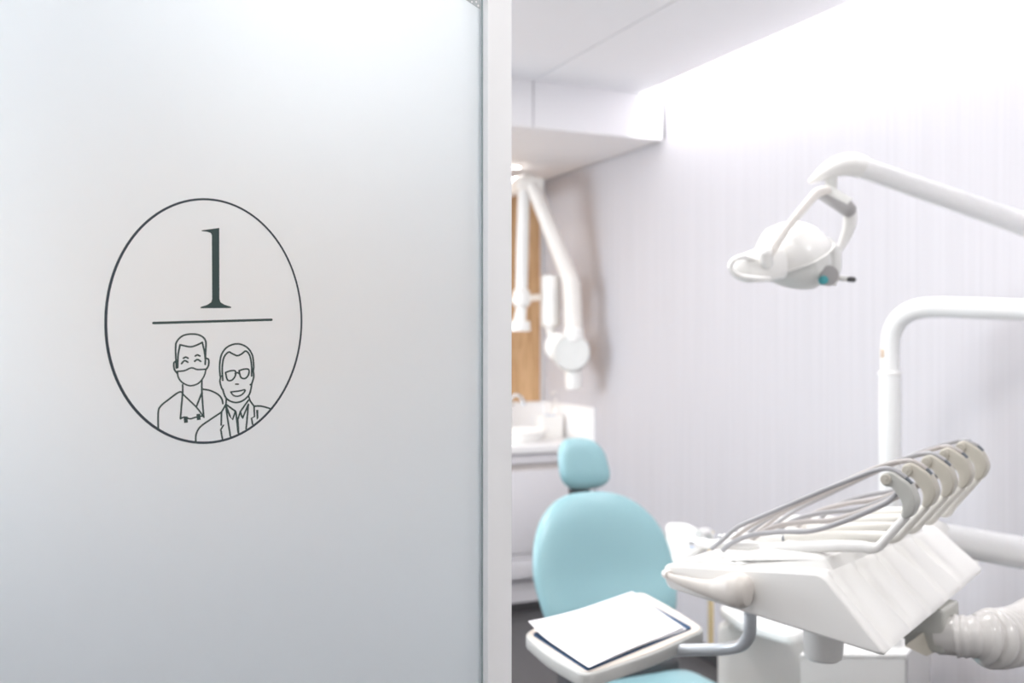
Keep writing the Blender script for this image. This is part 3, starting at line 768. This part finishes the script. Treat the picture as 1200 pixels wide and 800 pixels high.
# side handle on the near face
E0 = -.022
hpx = [(782, 673, 3), (788, 677, 4.5), (802, 681.5, 6.5), (820, 687, 8.5), (835, 690, 11), (848, 690.5, 15.5), (859, 691, 19.5), (869, 692, 20), (877, 693, 16), (881, 694, 4)]
pts = []; rs = []
for x, y, r in hpx:
    a, c = sz(x, y, E0); pts.append(loc(a, E0, c)); rs.append(r/F*1.75)
P = catmull(pts, 5); 
obj('side_handle', tube(B(), P, rs, 28, flat=.8), M['grip'], du)
a, c = sz(781, 669, 0.0)
obj('handle_root', tube(B(), catmull([loc(*((sz(784, 674, E0)[0]), E0, sz(784, 674, E0)[1])), loc(a+.004, -.008, 1.078), loc(a+.012, .012, 1.075)]), .008, 14), M['offw'], du)
obj('handle_mount', tube(B(), [loc(sz(866, 691, 0)[0], -.012, sz(866, 691, 0)[1]), loc(sz(866, 691, 0)[0], .01, sz(866, 691, 0)[1])], .02, 24), M['offw'], du)
# knob below
q = at(965, 735, 1.83)
obj('underside_knob', _lathe(B(), Vector((q.x, q.y, 1.045)), Vector((0, 0, -1)), [(.036, 0), (.036, .12), (.034, .132), (.028, .137)], 36), M['white'], du)
q2 = at(968, 777, 1.83)
# joint block at the rear corner and its smaller wedge
j = at(1092, 738, 1.80)
b = hexa(B(), j+Vector((0, 0, .012)), pd*.035, ed*.045, Vector((0, 0, .04)), .006)
obj('joint_block', b, M['joinb'], du)
b = prism(B(), [at(1058, 757, 1.72), at(1098, 727, 1.80), at(1103, 762, 1.78), at(1086, 770, 1.74)], ed*.06, .004, 2)
obj('joint_wedge', b, M['beige'], du)
obj('joint_block_upper', hexa(B(), at(1075, 725, 1.86), pd*.05, ed*.08, Vector((0, 0, .02)), .006), M['joinb'], du)
sc_ = at(1053, 762, 1.60)
# corrugated hose
hp_ = [at(1100, 744, 1.78), at(1122, 745, 1.76), at(1147, 746, 1.75), at(1170, 748, 1.77), at(1196, 742, 1.86), at(1220, 728, 2.0), at(1250, 716, 2.1), at(1268, 700, 2.28), at(1280, 690, 2.5), at(1289, 682, 2.80)]
path = catmull(hp_, 60); n = len(path)
Ls = [0]
for a, c in zip(path, path[1:]): Ls.append(Ls[-1]+(c-a).length)
rr = []
for i, l in enumerate(Ls):
    if l < .062: rr.append(.037-.0012*math.cos(l*500) if l > .03 else .034)
    else:
        ph = ((l-.062) % .0215)/.0215; grow = min(1, (l-.062)/.02)
        rr.append(.037+grow*(.003+.0135*max(0, 1-(abs(ph-.5)*2*1.12)**2)**.5))
b = B()
sub = [(p, r) for k, (p, r) in enumerate(zip(path, rr)) ]
tube(b, [p for p, r in sub], [r for p, r in sub], 40)
obj('corrugated_hose', b, M['corrhose'], du, angle=80)
# support arm to the wall
arm = [at(1085, 628, 2.16), at(1150, 639, 2.28), at(1200, 648, 2.42), at(1288, 664, 2.83)]
obj('support_arm', tube(B(), catmull(arm, 6), [.034, .0365, .040, .046], 32), M['enamel'], du)
e_ = arm[-1]
obj('wall_plate', hexa(B(), Vector((XW-.0265, e_.y, e_.z-.02)), Vector((.026, 0, 0)), Vector((0, .08, 0)), Vector((0, 0, .14)), .01), M['white'], du)
obj('arm_knuckle', tube(B(), [at(1085, 616, 2.12), at(1085, 700, 2.05)], .045, 28), M['white'], du)
# tray arm and tray
ta = catmull([at(879, 718, 1.76), at(879, 734, 1.76), at(877, 746, 1.77), at(868, 756, 1.79), at(850, 760, 1.82), at(820, 761, 1.86), at(770, 762, 1.93)], 8)
obj('tray_arm', tube(B(), ta, .0115, 18), M['satin'], du)
ZTr = EYE-.578
def lev(px, py, z): return at(px, py, (EYE-z)*F/(py-400))
tc = [lev(612, 741, ZTr), lev(752, 692, ZTr), lev(829, 737, ZTr), lev(686, 792, ZTr)]
# slightly bowed edges
def bow(a, c, cen, k):
    m = (a+c)/2; return m+(m-cen).normalized()*k
cen = sum(tc, Vector())/4
op = [tc[0], bow(tc[0], tc[1], cen, .006), tc[1], bow(tc[1], tc[2], cen, .006), tc[2], bow(tc[2], tc[3], cen, .014), tc[3], bow(tc[3], tc[0], cen, .014)]
op = rounded_poly(op, [.035, .05, .035, .05, .035, .05, .03, .05], 6)
tr = obj('tray', prism(B(), [p-Vector((0, 0, .026)) for p in op], (0, 0, .026), .005, 3), M['trayrim'], du)
obj('tray_top', prism(B(), [cen+(p-cen)*.965+Vector((0, 0, .0)) for p in op], (0, 0, .0015), .0006, 1), M['traymat'], tr)
# folder and papers on the tray
zf = ZTr+.0016
fo = [lev(624, 744, zf), lev(744, 699, zf), lev(811, 736.5, zf), lev(688, 786, zf)]
fo = rounded_poly(fo, .008, 3)
fd_ = obj('folder', prism(B(), fo, (0, 0, .003)), M['blue'], smooth=False); tag(fd_, 'navy folder lying on the cream tray under white papers', 'folder')
zp = zf+.0032
def sheet(corners, z, lift, seed):
    """slightly curled sheet: 4 corners in px"""
    rnd = random.Random(seed); C = [lev(x, y, z) for x, y in corners]; b = B(); n = 14; V = []
    for i in range(n+1):
        for j in range(n+1):
            u, v = i/n, j/n
            p = (C[0]*(1-u)*(1-v)+C[1]*u*(1-v)+C[2]*u*v+C[3]*(1-u)*v)
            h = lift*max(0, 1-math.hypot(u, v*1.3)*1.6)**2*1.5+lift*.35*math.exp(-((v-.02)/.12)**2)+.0012*math.sin(u*7+seed)*math.sin(v*5)+.0012
            p = p+Vector((0, 0, h)); V.append(p)
    top = [b.verts.new(p) for p in V]; bot = [b.verts.new(p-Vector((0, 0, .0006))) for p in V]
    g = lambda i, j: i*(n+1)+j
    for i in range(n):
        for j in range(n):
            b.faces.new((top[g(i, j)], top[g(i+1, j)], top[g(i+1, j+1)], top[g(i, j+1)]))
            b.faces.new((bot[g(i, j)], bot[g(i, j+1)], bot[g(i+1, j+1)], bot[g(i+1, j)]))
    for i in range(n):
        for (a, c) in (((i, 0), (i+1, 0)), ((i, n), (i+1, n)), ((0, i), (0, i+1)), ((n, i), (n, i+1))):
            b.faces.new((top[g(*a)], bot[g(*a)], bot[g(*c)], top[g(*c)]))
    return b
p1 = obj('paper_sheet', sheet([(628, 741), (741, 698), (805, 737), (692, 781)], zp, .002, 1), M['paper'])
tag(p1, 'lower white sheet showing at the right edge of the papers on the folder', 'paper', 'papers on the tray')
p2 = obj('paper_sheet', sheet([(619, 737), (741, 694.5), (801, 735), (690, 782)], zp+.0035, .008, 2), M['paper'])
tag(p2, 'top white sheet with its left corner curling off the folder', 'paper', 'papers on the tray')

# ================================================================= CEILING LIGHTS (unseen panels, most of them added as fill)
def unseen_ceiling_panel(x, y, z, s, w, label):
    t = bpy.data.objects.new('unseen_ceiling_light', None); col.objects.link(t); t.location = (x, y, z); t['kind'] = 'structure'
    b = B()
    for a, c, d_, e in ((-s, s, -s, -s+.02), (-s, s, s-.02, s), (-s, -s+.02, -s+.02, s-.02), (s-.02, s, -s+.02, s-.02)): box(b, x+a, x+c, y+d_, y+e, z-.014, z)
    obj('frame', b, M['alu'], t, smooth=False)
    obj('diffuser', box(B(), x-s+.02, x+s-.02, y-s+.02, y+s-.02, z-.010, z), M['panel'], t, smooth=False)
    l = bpy.data.lights.new('unseen panel light', 'AREA'); l.shape = 'SQUARE'; l.size = 2*s-.06; l.energy = w; l.color = (1, .985, .97)
    o = bpy.data.objects.new('unseen_panel_light', l); col.objects.link(o); o.location = (x, y, z-.02)
for x, y, pw in ((.45, 1.9, 12), (.9, 3.5, 21), (1.4, 2.0, 14), (-.7, 2.6, 8)): unseen_ceiling_panel(x, y, ZC, .3, pw, '')  # room panels added out of view to brighten room and frosted glass
for x, y in ((.15, .45), (1.9, -.4), (-.9, -.9)): unseen_ceiling_panel(x, y, ZC-.03, .3, 17 if x > 1 else 8, '')  # corridor panels out of view, tuned to brighten stile and unit slope
# LED strip in the slot
l = bpy.data.lights.new('slot light', 'AREA'); l.shape = 'RECTANGLE'; l.size = 2.9; l.size_y = .03; l.energy = 20; l.color = (.99, .99, 1)
o = bpy.data.objects.new('slot_light', l); col.objects.link(o); o.location = (2.625, 2.7, ZC+.16)
o.rotation_euler = Matrix(((0, 1, 0), (1, 0, 0), (0, 0, -1))).to_euler() if False else (0, math.radians(-14), PI/2)
o.rotation_euler = (math.radians(0), math.radians(0), PI/2)
# spot of the soffit downlight, plus two added unseen spots for bounce light
for i, x in enumerate((2.33, 1.5, .7)):
    l = bpy.data.lights.new('spot', 'SPOT'); l.energy = (22, 40, 40)[i]; l.spot_size = math.radians(110); l.spot_blend = .8; l.shadow_soft_size = .035; l.color = (1, .97, .93)
    o = bpy.data.objects.new('spot_light', l); col.objects.link(o); o.location = (x, 5.18, ZS-.012)

# ================================================================= WORLD, CAMERA
w = bpy.data.worlds.new('World'); bpy.context.scene.world = w; w.use_nodes = True
w.node_tree.nodes['Background'].inputs[0].default_value = (.9, .95, 1, 1); w.node_tree.nodes['Background'].inputs[1].default_value = .6
cam = bpy.data.cameras.new('camera'); co_ = bpy.data.objects.new('camera', cam); col.objects.link(co_)
co_.location = (0, 0, EYE); co_.rotation_euler = (PI/2, 0, -YAW)
cam.sensor_width = 36; cam.lens = F*36/1200; cam.clip_start = .02
cam.dof.use_dof = True; cam.dof.focus_distance = 1.12; cam.dof.aperture_fstop = 4.6
sc = bpy.context.scene; sc.camera = co_
sc.view_settings.view_transform = 'Standard'; sc.view_settings.look = 'None'; sc.view_settings.gamma = 1; sc.view_settings.use_curve_mapping = False
sc.view_settings.exposure = -0.2
sc.cycles.use_denoising = True
sc.cycles.max_bounces = 10; sc.cycles.diffuse_bounces = 6; sc.cycles.transmission_bounces = 8; sc.cycles.sample_clamp_indirect = 6
sc.cycles.caustics_reflective = False
